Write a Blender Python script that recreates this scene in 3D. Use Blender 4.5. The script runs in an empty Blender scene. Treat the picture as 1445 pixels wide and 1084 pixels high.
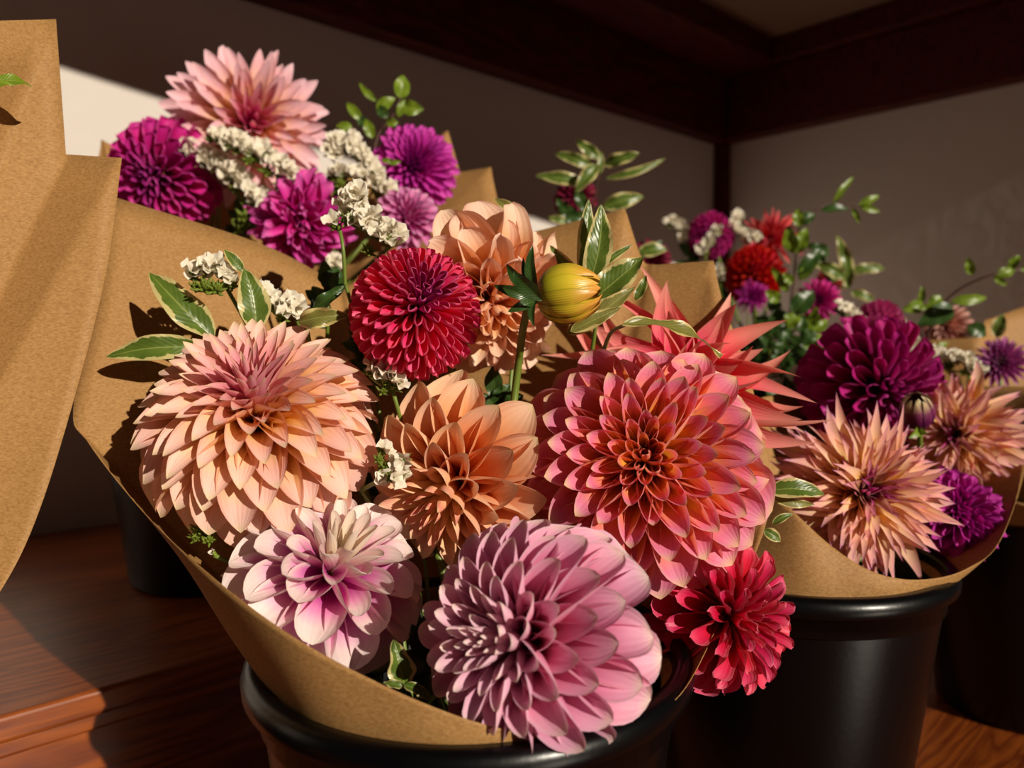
import bpy, math, random
import numpy as np
from mathutils import Vector, Matrix
PI = math.pi; R_ = math.radians
SC = bpy.context.scene
COL = SC.collection
# ---------------------------------------------------------------- camera model (used to measure the place)
FPX = 1077.0; PITCH = R_(3.3)
RT = np.array((1., 0, 0)); FW = np.array((0, math.cos(PITCH), -math.sin(PITCH))); UP = np.array((0, math.sin(PITCH), math.cos(PITCH)))
def P(px, py, d):
    return RT*((px-722.5)/FPX*d) + UP*((542-py)/FPX*d) + FW*d
def view_basis(p):
    v = p/np.linalg.norm(p)
    r = RT - v*RT.dot(v); r /= np.linalg.norm(r)
    u = np.cross(r, v)
    return r, u, -v
def nrm(v):
    v = np.asarray(v, float); return v/(np.linalg.norm(v)+1e-12)
Z_LOW = -0.455; Z_BENCH = -0.28; RIM_LOW = -0.178; RIM_BENCH = Z_BENCH+0.277
# ---------------------------------------------------------------- object helpers
def link(o): COL.objects.link(o); return o
def tag(o, label=None, cat=None, group=None, kind=None):
    if label: o['label'] = label
    if cat: o['category'] = cat
    if group: o['group'] = group
    if kind: o['kind'] = kind
    return o
def empty(name, loc, label=None, cat=None, group=None):
    o = bpy.data.objects.new(name, None); o.location = Vector([float(x) for x in loc]); o.empty_display_size = .02
    link(o); return tag(o, label, cat, group)
def mesh_obj(name, V, Fc, mat, parent=None, attr=None, smooth=True, world=True, data=None):
    """V in world coordinates; stored relative to the parent's origin"""
    if data is None:
        V = np.asarray(V, float)
        if parent is not None and world: V = V - np.array(parent.location)
        me = bpy.data.meshes.new(name); me.from_pydata(V.tolist(), [], Fc)
        if attr is not None:
            ca = me.color_attributes.new('pet', 'FLOAT_COLOR', 'POINT')
            ca.data.foreach_set('color', np.asarray(attr, np.float32).ravel())
        if smooth: me.polygons.foreach_set('use_smooth', [True]*len(me.polygons))
        me.materials.append(mat); me.update()
    else: me = data
    o = bpy.data.objects.new(name, me); link(o)
    if parent is not None: o.parent = parent
    return o
class MB:
    def __init__(s): s.V = []; s.F = []; s.A = []; s.n = 0
    def add(s, V, F, A=None):
        V = np.asarray(V, float); s.V.append(V); s.F += [[i+s.n for i in f] for f in F]
        s.A.append(np.zeros((len(V), 4)) if A is None else np.asarray(A, float)); s.n += len(V)
    def build(s, name, mat, parent=None, smooth=True):
        return mesh_obj(name, np.concatenate(s.V), s.F, mat, parent, np.concatenate(s.A), smooth)
def grid_faces(nv, nu):
    return [[i*nu+j, i*nu+j+1, (i+1)*nu+j+1, (i+1)*nu+j] for i in range(nv-1) for j in range(nu-1)]
def tube(pts, rad, seg=8, cap=True):
    pts = np.asarray(pts, float); n = len(pts)
    rad = np.full(n, rad) if np.isscalar(rad) else np.asarray(rad)
    T = np.gradient(pts, axis=0); T /= np.linalg.norm(T, axis=1)[:, None]+1e-12
    up = np.array((0, 0, 1.)) if abs(T[0][2]) < .9 else np.array((1., 0, 0))
    V = []
    for i in range(n):
        s_ = nrm(np.cross(T[i], up)); w = np.cross(s_, T[i]); up = w
        for k in range(seg):
            a = 2*PI*k/seg; V.append(pts[i]+rad[i]*(s_*math.cos(a)+w*math.sin(a)))
    Fc = [[i*seg+k, i*seg+(k+1) % seg, (i+1)*seg+(k+1) % seg, (i+1)*seg+k] for i in range(n-1) for k in range(seg)]
    if cap: Fc += [list(range(seg))[::-1], [(n-1)*seg+k for k in range(seg)]]
    return np.array(V), Fc
def bez(pts, n):
    t = np.linspace(0, 1, n)[:, None]; pts = [np.asarray(p, float) for p in pts]
    if len(pts) == 3: return (1-t)**2*pts[0]+2*t*(1-t)*pts[1]+t*t*pts[2]
    return (1-t)**3*pts[0]+3*t*(1-t)**2*pts[1]+3*t*t*(1-t)*pts[2]+t**3*pts[3]
def catmull(pts, n):
    p = np.asarray(pts, float)
    if len(p) == 2: return np.linspace(p[0], p[1], n)
    p = np.vstack([2*p[0]-p[1], p, 2*p[-1]-p[-2]]); m = len(p)-3; out = []
    for x in np.linspace(0, m-1e-9, n):
        i = int(x); t = x-i; a, b, c, d = p[i:i+4]
        out.append(.5*((2*b)+(c-a)*t+(2*a-5*b+4*c-d)*t*t+(3*b-a-3*c+d)*t**3))
    return np.array(out)
# ---------------------------------------------------------------- materials
def srgb(c):
    if isinstance(c, str): c = [int(c[i:i+2], 16) for i in (0, 2, 4)]
    return tuple((x/255/12.92 if x/255 <= .04045 else ((x/255+.055)/1.055)**2.4) for x in c)+(1,)
def newmat(name):
    m = bpy.data.materials.new(name); m.use_nodes = True; nt = m.node_tree; nt.nodes.clear()
    out = nt.nodes.new('ShaderNodeOutputMaterial'); return m, nt, out
def nd(nt, typ, **kw):
    n = nt.nodes.new(typ)
    for k, v in kw.items():
        if k.startswith('i_'): n.inputs[k[2:].replace('_', ' ')].default_value = v
        else: setattr(n, k, v)
    return n
def ramp(nt, stops, fac, interp='LINEAR'):
    r = nt.nodes.new('ShaderNodeValToRGB'); cr = r.color_ramp; cr.interpolation = interp
    while len(cr.elements) < len(stops): cr.elements.new(.5)
    for e, (p, c) in zip(cr.elements, stops): e.position = p; e.color = c if len(c) == 4 else srgb(c)
    nt.links.new(fac, r.inputs[0]); return r.outputs[0]
def mixc(nt, a, b, f, blend='MIX'):
    m = nt.nodes.new('ShaderNodeMix'); m.data_type = 'RGBA'; m.blend_type = blend; m.clamp_result = False
    for s, v in ((m.inputs[0], f), (m.inputs[6], a), (m.inputs[7], b)):
        if hasattr(v, 'links') or hasattr(v, 'is_linked'): nt.links.new(v, s)
        else: s.default_value = v
    return m.outputs[2]
def math_(nt, op, a, b=None, clamp=False):
    m = nt.nodes.new('ShaderNodeMath'); m.operation = op; m.use_clamp = clamp
    for s, v in zip(m.inputs, (a, b)):
        if v is None: continue
        if hasattr(v, 'is_linked'): nt.links.new(v, s)
        else: s.default_value = v
    return m.outputs[0]
def petal_mat(name, outer, inner, t_in=(.15, .45), edge=None, edge_w=.75, transl=.3, rough=.55, tip=None):
    """outer / inner: colours along the petal from base to tip, for outer and for young inner petals"""
    m, nt, out = newmat(name); L = nt.links
    at = nd(nt, 'ShaderNodeAttribute', attribute_name='pet')
    sp = nt.nodes.new('ShaderNodeSeparateColor'); L.new(at.outputs['Color'], sp.inputs[0])
    v, t, rnd, u = sp.outputs[0], sp.outputs[1], sp.outputs[2], at.outputs['Alpha']
    st = lambda cs: [(p, srgb(c)) for p, c in zip(np.linspace(.38, 1, len(cs)), cs)]
    co = ramp(nt, st(outer), v); ci = ramp(nt, st(inner), v)
    mr = nd(nt, 'ShaderNodeMapRange'); mr.inputs[1].default_value = t_in[0]; mr.inputs[2].default_value = t_in[1]; L.new(t, mr.inputs[0])
    c = mixc(nt, ci, co, mr.outputs[0])
    if edge:
        ef = nd(nt, 'ShaderNodeMapRange', interpolation_type='SMOOTHSTEP'); ef.inputs[1].default_value = edge_w; ef.inputs[2].default_value = 1.0
        L.new(u, ef.inputs[0]); c = mixc(nt, c, srgb(edge), math_(nt, 'MULTIPLY', ef.outputs[0], .75))
    if tip:
        tf = nd(nt, 'ShaderNodeMapRange'); tf.inputs[1].default_value = .9; tf.inputs[2].default_value = 1.0
        L.new(v, tf.inputs[0]); c = mixc(nt, c, srgb(tip), math_(nt, 'MULTIPLY', tf.outputs[0], .8))
    hs = nt.nodes.new('ShaderNodeHueSaturation'); L.new(c, hs.inputs['Color'])
    L.new(math_(nt, 'ADD', math_(nt, 'MULTIPLY', rnd, .22), .89), hs.inputs['Value'])
    L.new(math_(nt, 'ADD', math_(nt, 'MULTIPLY', rnd, .016), .492), hs.inputs['Hue'])
    tc = nt.nodes.new('ShaderNodeTexCoord'); nz = nd(nt, 'ShaderNodeTexNoise'); nz.inputs['Scale'].default_value = 90; nz.inputs['Detail'].default_value = 3
    L.new(tc.outputs['Object'], nz.inputs['Vector'])
    vein = math_(nt, 'SINE', math_(nt, 'ADD', math_(nt, 'MULTIPLY', u, 24.), math_(nt, 'MULTIPLY', nz.outputs[0], 3.)))
    vc = math_(nt, 'ADD', math_(nt, 'MULTIPLY', vein, .018), math_(nt, 'ADD', math_(nt, 'MULTIPLY', nz.outputs[0], .16), .9))
    cc = mixc(nt, hs.outputs[0], vc, 1.0, 'MULTIPLY')
    bp = nd(nt, 'ShaderNodeBump'); bp.inputs['Strength'].default_value = .15; bp.inputs['Distance'].default_value = .0004
    L.new(vein, bp.inputs['Height'])
    bs = nd(nt, 'ShaderNodeBsdfPrincipled'); L.new(cc, bs.inputs['Base Color']); bs.inputs['Roughness'].default_value = rough
    bs.inputs['Specular IOR Level'].default_value = .35; bs.inputs['Sheen Weight'].default_value = .0
    L.new(bp.outputs[0], bs.inputs['Normal'])
    tr = nt.nodes.new('ShaderNodeBsdfTranslucent'); g = nd(nt, 'ShaderNodeGamma'); g.inputs[1].default_value = 1.25
    L.new(cc, g.inputs[0]); L.new(g.outputs[0], tr.inputs[0]); L.new(bp.outputs[0], tr.inputs['Normal'])
    mx = nt.nodes.new('ShaderNodeMixShader'); mx.inputs[0].default_value = transl
    L.new(bs.outputs[0], mx.inputs[1]); L.new(tr.outputs[0], mx.inputs[2]); L.new(mx.outputs[0], out.inputs[0])
    return m
def leaf_mat(name, green, dark, cream=None, margin=.62, transl=.25, rough=.32, rib='aab860'):
    m, nt, out = newmat(name); L = nt.links
    at = nd(nt, 'ShaderNodeAttribute', attribute_name='pet')
    sp = nt.nodes.new('ShaderNodeSeparateColor'); L.new(at.outputs['Color'], sp.inputs[0]); v, u = sp.outputs[0], at.outputs['Alpha']
    tc = nt.nodes.new('ShaderNodeTexCoord'); nz = nd(nt, 'ShaderNodeTexNoise'); nz.inputs['Scale'].default_value = 130; nz.inputs['Detail'].default_value = 5
    L.new(tc.outputs['Object'], nz.inputs['Vector'])
    c = mixc(nt, srgb(dark), srgb(green), nz.outputs[0])
    if cream:
        x = math_(nt, 'ADD', u, math_(nt, 'MULTIPLY', math_(nt, 'SUBTRACT', nz.outputs[0], .5), .9))
        th = math_(nt, 'MULTIPLY', math_(nt, 'SUBTRACT', x, margin), 18., True)
        c = mixc(nt, c, srgb(cream), th)
    rb = math_(nt, 'SUBTRACT', 1., math_(nt, 'MULTIPLY', u, 14.), True)
    c = mixc(nt, c, srgb(rib), math_(nt, 'MULTIPLY', rb, .6))
    bp = nd(nt, 'ShaderNodeBump'); bp.inputs['Strength'].default_value = .22; bp.inputs['Distance'].default_value = .0006
    h = math_(nt, 'SINE', math_(nt, 'MULTIPLY', math_(nt, 'SUBTRACT', v, math_(nt, 'MULTIPLY', u, .25)), 70.))
    L.new(math_(nt, 'SUBTRACT', math_(nt, 'MULTIPLY', h, .35), rb), bp.inputs['Height'])
    bs = nd(nt, 'ShaderNodeBsdfPrincipled'); L.new(c, bs.inputs['Base Color']); bs.inputs['Roughness'].default_value = rough
    L.new(bp.outputs[0], bs.inputs['Normal'])
    tr = nt.nodes.new('ShaderNodeBsdfTranslucent'); L.new(c, tr.inputs[0])
    mx = nt.nodes.new('ShaderNodeMixShader'); mx.inputs[0].default_value = transl
    L.new(bs.outputs[0], mx.inputs[1]); L.new(tr.outputs[0], mx.inputs[2]); L.new(mx.outputs[0], out.inputs[0]); return m
def plain_mat(name, col, rough=.6, var=.0, scale=60, bump=0, spec=.5, transl=0):
    m, nt, out = newmat(name); L = nt.links
    tc = nt.nodes.new('ShaderNodeTexCoord'); nz = nd(nt, 'ShaderNodeTexNoise'); nz.inputs['Scale'].default_value = scale; nz.inputs['Detail'].default_value = 6
    L.new(tc.outputs['Object'], nz.inputs['Vector'])
    k = math_(nt, 'ADD', math_(nt, 'MULTIPLY', math_(nt, 'SUBTRACT', nz.outputs[0], .5), var*2), 1.)
    c = mixc(nt, srgb(col), k, 1., 'MULTIPLY')
    bs = nd(nt, 'ShaderNodeBsdfPrincipled'); L.new(c, bs.inputs['Base Color']); bs.inputs['Roughness'].default_value = rough
    bs.inputs['Specular IOR Level'].default_value = spec
    if bump:
        bp = nd(nt, 'ShaderNodeBump'); bp.inputs['Strength'].default_value = .5; bp.inputs['Distance'].default_value = bump
        L.new(nz.outputs[0], bp.inputs['Height']); L.new(bp.outputs[0], bs.inputs['Normal'])
    if transl:
        tr = nt.nodes.new('ShaderNodeBsdfTranslucent'); L.new(c, tr.inputs[0]); mx = nt.nodes.new('ShaderNodeMixShader'); mx.inputs[0].default_value = transl
        L.new(bs.outputs[0], mx.inputs[1]); L.new(tr.outputs[0], mx.inputs[2]); L.new(mx.outputs[0], out.inputs[0])
    else: L.new(bs.outputs[0], out.inputs[0])
    return m
def paper_mat():
    m, nt, out = newmat('kraft_paper'); L = nt.links
    tc = nt.nodes.new('ShaderNodeTexCoord')
    mp = nd(nt, 'ShaderNodeMapping'); mp.inputs['Scale'].default_value = (1, 1, 2.2); L.new(tc.outputs['Object'], mp.inputs[0])
    a = nd(nt, 'ShaderNodeTexNoise'); a.inputs['Scale'].default_value = 420; a.inputs['Detail'].default_value = 8; a.inputs['Roughness'].default_value = .7
    b = nd(nt, 'ShaderNodeTexNoise'); b.inputs['Scale'].default_value = 14; b.inputs['Detail'].default_value = 3
    L.new(mp.outputs[0], a.inputs['Vector']); L.new(tc.outputs['Object'], b.inputs['Vector'])
    c = ramp(nt, [(.25, srgb('885f36')), (.5, srgb('b0844e')), (.75, srgb('c79d69'))], a.outputs[0])
    k = math_(nt, 'ADD', math_(nt, 'MULTIPLY', b.outputs[0], .22), .88)
    c = mixc(nt, c, k, 1., 'MULTIPLY')
    bp = nd(nt, 'ShaderNodeBump'); bp.inputs['Strength'].default_value = .35; bp.inputs['Distance'].default_value = .0015
    L.new(math_(nt, 'ADD', math_(nt, 'MULTIPLY', a.outputs[0], .1), b.outputs[0]), bp.inputs['Height'])
    bs = nd(nt, 'ShaderNodeBsdfPrincipled'); L.new(c, bs.inputs['Base Color']); bs.inputs['Roughness'].default_value = .62
    bs.inputs['Specular IOR Level'].default_value = .3; L.new(bp.outputs[0], bs.inputs['Normal'])
    tr = nt.nodes.new('ShaderNodeBsdfTranslucent'); L.new(mixc(nt, c, srgb('d8702c'), 1., 'MULTIPLY'), tr.inputs[0])
    mx = nt.nodes.new('ShaderNodeMixShader'); mx.inputs[0].default_value = .22
    L.new(bs.outputs[0], mx.inputs[1]); L.new(tr.outputs[0], mx.inputs[2]); L.new(mx.outputs[0], out.inputs[0]); return m
def wood_mat(name, dark, light, rough=.35, sc=(1.2, 14, 14), spec=.5):
    m, nt, out = newmat(name); L = nt.links
    tc = nt.nodes.new('ShaderNodeTexCoord'); mp = nd(nt, 'ShaderNodeMapping'); mp.inputs['Scale'].default_value = sc; L.new(tc.outputs['Object'], mp.inputs[0])
    a = nd(nt, 'ShaderNodeTexNoise'); a.inputs['Scale'].default_value = 1.6; a.inputs['Detail'].default_value = 4; a.inputs['Distortion'].default_value = .6
    L.new(mp.outputs[0], a.inputs['Vector'])
    w = math_(nt, 'FRACT', math_(nt, 'MULTIPLY', a.outputs[0], 9.))
    w2 = math_(nt, 'ABSOLUTE', math_(nt, 'SUBTRACT', math_(nt, 'MULTIPLY', w, 2.), 1.))
    b = nd(nt, 'ShaderNodeTexNoise'); b.inputs['Scale'].default_value = 22; b.inputs['Detail'].default_value = 6; L.new(mp.outputs[0], b.inputs['Vector'])
    f = math_(nt, 'ADD', math_(nt, 'MULTIPLY', w2, .6), math_(nt, 'MULTIPLY', b.outputs[0], .45))
    c = ramp(nt, [(.15, srgb(dark)), (.9, srgb(light))], f)
    bp = nd(nt, 'ShaderNodeBump'); bp.inputs['Strength'].default_value = .2; bp.inputs['Distance'].default_value = .001; L.new(f, bp.inputs['Height'])
    bs = nd(nt, 'ShaderNodeBsdfPrincipled'); L.new(c, bs.inputs['Base Color']); bs.inputs['Roughness'].default_value = rough
    bs.inputs['Specular IOR Level'].default_value = spec
    L.new(bp.outputs[0], bs.inputs['Normal']); L.new(bs.outputs[0], out.inputs[0]); return m
M = {}
M['paper'] = paper_mat()
M['plaster'] = plain_mat('white_plaster', 'c8c0b9', .9, .04, 25, .002)
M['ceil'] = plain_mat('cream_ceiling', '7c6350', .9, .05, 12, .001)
M['beam'] = wood_mat('dark_beam_wood', '2e0b05', '5c1a0c', .55, spec=.25)
M['wood'] = wood_mat('varnished_bench_wood', '561f09', '8c4716', .36)
M['bucket'] = plain_mat('black_plastic', '030304', .3, .1, 200, .0002, spec=.35)
M['stem'] = plain_mat('green_stem', '66792a', .45, .15, 80)
M['dstem'] = plain_mat('dark_twig', '4a2a20', .5, .2, 80)
M['core'] = plain_mat('receptacle', '8a5a20', .7, .2, 300)
M['white'] = petal_mat('statice_petal', ['d8cdb4', 'f2ead6', 'f7f1e2'], ['d8cdb4', 'f2ead6', 'f7f1e2'], transl=.3, rough=.7)
M['calyx'] = plain_mat('statice_calyx', '6d7d22', .55, .3, 400, .0005)
M['vleaf'] = leaf_mat('variegated_leaf', '708632', '36501a', 'c9bd80', .70)
M['vleaf_dry'] = leaf_mat('variegated_leaf_back', '8c8a44', '6d6c34', 'c9b878', .74)
M['gleaf'] = leaf_mat('green_leaf', '8ba428', '4a661a', None)
M['dleaf'] = leaf_mat('deep_green_leaf', '47662a', '20391a', None, rib='5f7a30')
# ---------------------------------------------------------------- the setting
CR = np.array((.61, 2.27, 0)); E1 = np.array((-.738, -.674, 0)); E2 = np.array((.674, -.738, 0))
E1 = nrm(E1); E2 = nrm(E2)
def AB(a, b, z): return CR + E1*a + E2*b + np.array((0, 0, z))
room_mat = Matrix(((E1[0], E2[0], 0, CR[0]), (E1[1], E2[1], 0, CR[1]), (0, 0, 1, 0), (0, 0, 0, 1)))
def box_ab(name, boxes, mat, kind='structure', bevel=0):
    V = []; Fc = []
    for (a0, a1, b0, b1, z0, z1) in boxes:
        n = len(V); V += [(a, b, z) for a in (a0, a1) for b in (b0, b1) for z in (z0, z1)]
        Fc += [[n+i for i in f] for f in ((0, 1, 3, 2), (4, 6, 7, 5), (0, 4, 5, 1), (2, 3, 7, 6), (0, 2, 6, 4), (1, 5, 7, 3))]
    me = bpy.data.meshes.new(name); me.from_pydata(V, [], Fc); me.materials.append(mat); me.update()
    o = bpy.data.objects.new(name, me); link(o); o.matrix_world = room_mat
    if kind: o['kind'] = kind
    if bevel:
        b = o.modifiers.new('bevel', 'BEVEL'); b.width = bevel; b.segments = 3; b.limit_method = 'ANGLE'
    return o
ZB, ZT, ZC = .563, .735, .80
box_ab('wall_left', [(-.1, 3.4, -.1, 0, Z_LOW-.05, 1.0)], M['plaster'])
box_ab('wall_right', [(-.1, 0, 0, 1.25, Z_LOW-.05, 1.0)], M['plaster'])
box_ab('floor', [(-.1, 3.4, -.1, 3.2, Z_LOW-.06, Z_LOW)], M['wood'])
box_ab('trim_1', [(.0, 3.4, 0, .05, ZB, ZT)], M['beam'], bevel=.004)
box_ab('trim_2', [(.0, .05, .05, 1.25, ZB, ZT)], M['beam'], bevel=.004)
box_ab('trim_3', [(.0, 3.4, 0, .20, ZT+.002, ZC)], M['beam'], bevel=.004)
box_ab('trim_4', [(.0, .075, .20, 1.25, ZT+.002, ZC)], M['beam'], bevel=.004)
box_ab('trim_5', [(0, .035, 0, .035, Z_BENCH, ZB)], M['beam'], bevel=.003)
# bench (upper display step) with a nosed front edge
tb = box_ab('trim_6', [(0, 3.4, 0, .60, Z_BENCH-.022, Z_BENCH)], M['wood'], bevel=.004)
box_ab('trim_7', [(0, 3.4, .02, .585, Z_BENCH-.040, Z_BENCH-.0225)], M['wood'], bevel=.003)
box_ab('trim_8', [(0, 3.4, .02, .570, Z_LOW, Z_BENCH-.0405)], M['wood'])
# sun
SUN_E = R_(22); off = R_(-.5)
sh = nrm(E2*math.cos(off)-E1*math.sin(off))
SDIR = sh*math.cos(SUN_E)+np.array((0, 0, math.sin(SUN_E)))
def wall_hit(px, py):
    d = P(px, py, 1.); k = (CR.dot(E2))/(d.dot(E2)); return d*k
def to_plane(p, z): return p + SDIR*((z-p[2])/SDIR[2])
ea = to_plane(wall_hit(90, 98), ZC); eb = to_plane(wall_hit(250, 149), ZC)
def ab(p): q = p-CR; return float(q.dot(E1)), float(q.dot(E2))
(aa, ba), (ab_, bb) = ab(ea), ab(eb)
sl = (ba-bb)/(aa-ab_); b_at = lambda a: bb+(a-ab_)*sl
V = []; 
for z in (ZC+.001, ZC+.03):
    V += [(-.1, -.1, z), (3.4, -.1, z), (3.4, b_at(3.4), z), (-.1, max(.3, b_at(-.1)), z)]
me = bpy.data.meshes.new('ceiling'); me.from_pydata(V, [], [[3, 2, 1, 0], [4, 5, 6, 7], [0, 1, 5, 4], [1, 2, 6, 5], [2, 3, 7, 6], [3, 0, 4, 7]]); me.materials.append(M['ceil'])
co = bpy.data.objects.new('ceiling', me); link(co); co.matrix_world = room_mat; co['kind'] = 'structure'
print('EAVE b', b_at(0), b_at(2), b_at(3.4))
# ---------------------------------------------------------------- buckets
def lathe(prof, seg=72):
    V = []; n = len(prof)
    for k in range(seg):
        a = 2*PI*k/seg
        V += [(r*math.cos(a), r*math.sin(a), z) for r, z in prof]
    Fc = [[k*n+i, ((k+1) % seg)*n+i, ((k+1) % seg)*n+i+1, k*n+i+1] for k in range(seg) for i in range(n-1)]
    return np.array(V), Fc
HB = .277
body_prof = [(.0005, .004), (.084, .004), (.086, .012), (.1175, HB-.016), (.1190, HB-.012), (.1205, HB-.014), (.1205, HB-.020), (.0885, .006), (.085, 0), (.0005, 0)]
rim_prof = [(.1185, HB-.014), (.1185, HB-.004), (.1205, HB), (.1255, HB), (.1290, HB-.003), (.1305, HB-.008), (.1300, HB-.013), (.1270, HB-.015), (.1240, HB-.0155), (.1215, HB-.015), (.1215, HB-.030), (.1205, HB-.031), (.1200, HB-.016), (.1185, HB-.014)]
BD = None
def bucket(x, y, z, label):
    global BD
    r = empty('flower_bucket', (x, y, z), label, 'bucket', 'black plastic flower buckets')
    if BD is None:
        V, Fc = lathe(body_prof); a = mesh_obj('bucket_body', V, Fc, M['bucket'], r, world=False)
        V, Fc = lathe(rim_prof); b = mesh_obj('rim', V, Fc, M['bucket'], a, world=False); BD = (a.data, b.data)
    else:
        a = mesh_obj('bucket_body', None, None, None, r, data=BD[0]); mesh_obj('rim', None, None, None, a, data=BD[1])
    return r
BK = {'front': (-.0246, .447, Z_LOW), 'right': (.232, .64, Z_LOW), 'far': (.63, .93, Z_LOW), 'left': (-.36, .90, Z_BENCH), 'mid': (.10, 1.22, Z_BENCH), 'back': (.46, 1.42, Z_BENCH), 'edge': (-.44, .335, Z_LOW)}
bucket(*BK['front'], 'black plastic bucket holding the nearest bouquet of peach and pink dahlias')
bucket(*BK['right'], 'black plastic bucket under the magenta and peach cactus dahlia bouquet at right')
bucket(*BK['far'], 'black plastic bucket in the dark at the right edge of the picture')
bucket(*BK['left'], 'black plastic bucket standing in shadow on the bench, behind the nearest bouquet')
bucket(*BK['mid'], 'black plastic bucket on the bench under the variegated sprig in the middle')
bucket(*BK['back'], 'black plastic bucket on the bench under the red and magenta dahlias near the corner')
bucket(*BK['edge'], 'black plastic bucket beneath the tall paper wrap at the left edge')
def bfoot(bk, k=0, dz=.06):
    x, y, z = BK[bk]; rr = random.Random(k*7+3); a = rr.uniform(0, 2*PI); q = rr.uniform(.01, .05)
    return np.array((x+q*math.cos(a), y+q*math.sin(a), z+dz))
# ---------------------------------------------------------------- paper wraps
def wrap(label, lip, bk, rb=.088, dz=.20, n_per=14, rows=16, bulge=.0, seed=1, center=None, closed=True, wav=.003):
    """lip: list of segments, each a list of (px,py,depth); surface runs from the lip down into the bucket"""
    rr = random.Random(seed); Lp = []
    for s in lip:
        q = catmull([P(*p) for p in s], max(2, n_per*(len(s)-1)//2+4)); Lp += list(q if not Lp else q[1:])
    Lp = np.array(Lp); c = np.array(BK[bk]); n = len(Lp)
    an = np.unwrap(np.arctan2(Lp[:, 1]-c[1], Lp[:, 0]-c[0]))
    V = []; ph = [rr.uniform(0, 6) for _ in range(4)]
    for i in range(rows):
        s = i/(rows-1)
        for j in range(n):
            b = c+np.array((rb*math.cos(an[j]), rb*math.sin(an[j]), dz))
            p = Lp[j]*(1-s)+b*s
            out = nrm(np.array((math.cos(an[j]), math.sin(an[j]), 0)))
            p = p+out*(bulge*math.sin(PI*s)+wav*math.sin(PI*s)*(math.sin(an[j]*5+ph[0]+s*3)+.5*math.sin(an[j]*11+ph[1])))
            V.append(p)
    Fc = grid_faces(rows, n)
    r = mesh_obj('paper_wrap', np.array(V)-Lp[0], Fc, M['paper'], None)
    r.location = Vector(Lp[0].tolist())
    tag(r, label, 'wrapping paper', 'kraft paper bouquet wraps')
    so = r.modifiers.new('thick', 'SOLIDIFY'); so.thickness = .0004; so.offset = 0
    return r
wrap('brown kraft paper cone wrapped round the nearest bouquet of big dahlias',
     [[(480, 402, .66), (370, 345, .63), (164, 279, .58)], [(164, 279, .58), (148, 385, .545), (104, 570, .50), (125, 625, .48), (200, 720, .435), (285, 802, .385), (400, 890, .352), (530, 962, .342), (650, 1012, .338), (740, 1034, .342), (800, 1030, .35), (860, 1020, .362), (915, 1003, .376), (962, 978, .39), (1012, 885, .45), (1085, 720, .52), (1065, 560, .56), (1020, 425, .60), (1007, 368, .62)],
      [(1007, 368, .62), (925, 374, .64)], [(925, 374, .64), (906, 365, .65), (882, 295, .66)], [(882, 295, .66), (750, 328, .68)], [(750, 328, .68), (600, 400, .69), (480, 402, .66)]], 'front', rb=.112, dz=.260, bulge=.002, seed=4, wav=.001)
wrap('brown kraft paper wrap round the magenta and peach cactus dahlias at right',
     [[(1385, 545, .86), (1462, 546, .80)], [(1462, 546, .80), (1452, 640, .70), (1414, 758, .60), (1366, 802, .568), (1304, 818, .548), (1240, 810, .54), (1180, 776, .545), (1120, 722, .555), (1060, 660, .60), (1040, 600, .68), (1080, 560, .76), (1200, 560, .84), (1385, 545, .86)]], 'right', rb=.112, dz=.262, bulge=.003, seed=9, wav=.001)
wrap('brown kraft paper wrap with pointed corners behind the rear left bouquet',
     [[(143, 197, .98), (215, 232, 1.0), (400, 262, 1.04), (560, 225, 1.04), (632, 184, 1.02)], [(632, 184, 1.02), (649, 243, 1.0)], [(649, 243, 1.0), (693, 236, .98)],
      [(693, 236, .98), (703, 340, .92), (620, 450, .82), (400, 440, .78), (210, 340, .80), (143, 250, .9), (143, 197, .98)]], 'left', seed=12, dz=.24, rb=.1)
wrap('tall brown kraft paper wrap filling the left edge, stepped corners at its top',
     [[(-260, 60, .36), (-120, 34, .43), (79, 27, .52)], [(79, 27, .52), (86, 120, .515), (93, 218, .51)], [(93, 218, .51), (172, 223, .50)],
      [(172, 223, .50), (150, 385, .485), (104, 565, .465), (52, 730, .445), (-2, 838, .43), (-90, 950, .41), (-300, 1250, .33)]], 'edge', rb=.045, dz=.15, seed=21, bulge=.0, wav=.001)
wrap('brown kraft paper wrap half in shade at the right edge, round the lilac flower',
     [[(1250, 520, 1.06), (1280, 485, 1.10), (1383, 476, 1.06)], [(1383, 476, 1.06), (1390, 452, 1.08)], [(1390, 452, 1.08), (1480, 430, 1.10), (1600, 480, 1.0), (1640, 620, .9), (1560, 700, .82), (1440, 710, .80), (1340, 650, .86), (1250, 520, 1.06)]], 'far', rb=.1, dz=.235, seed=31)
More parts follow.
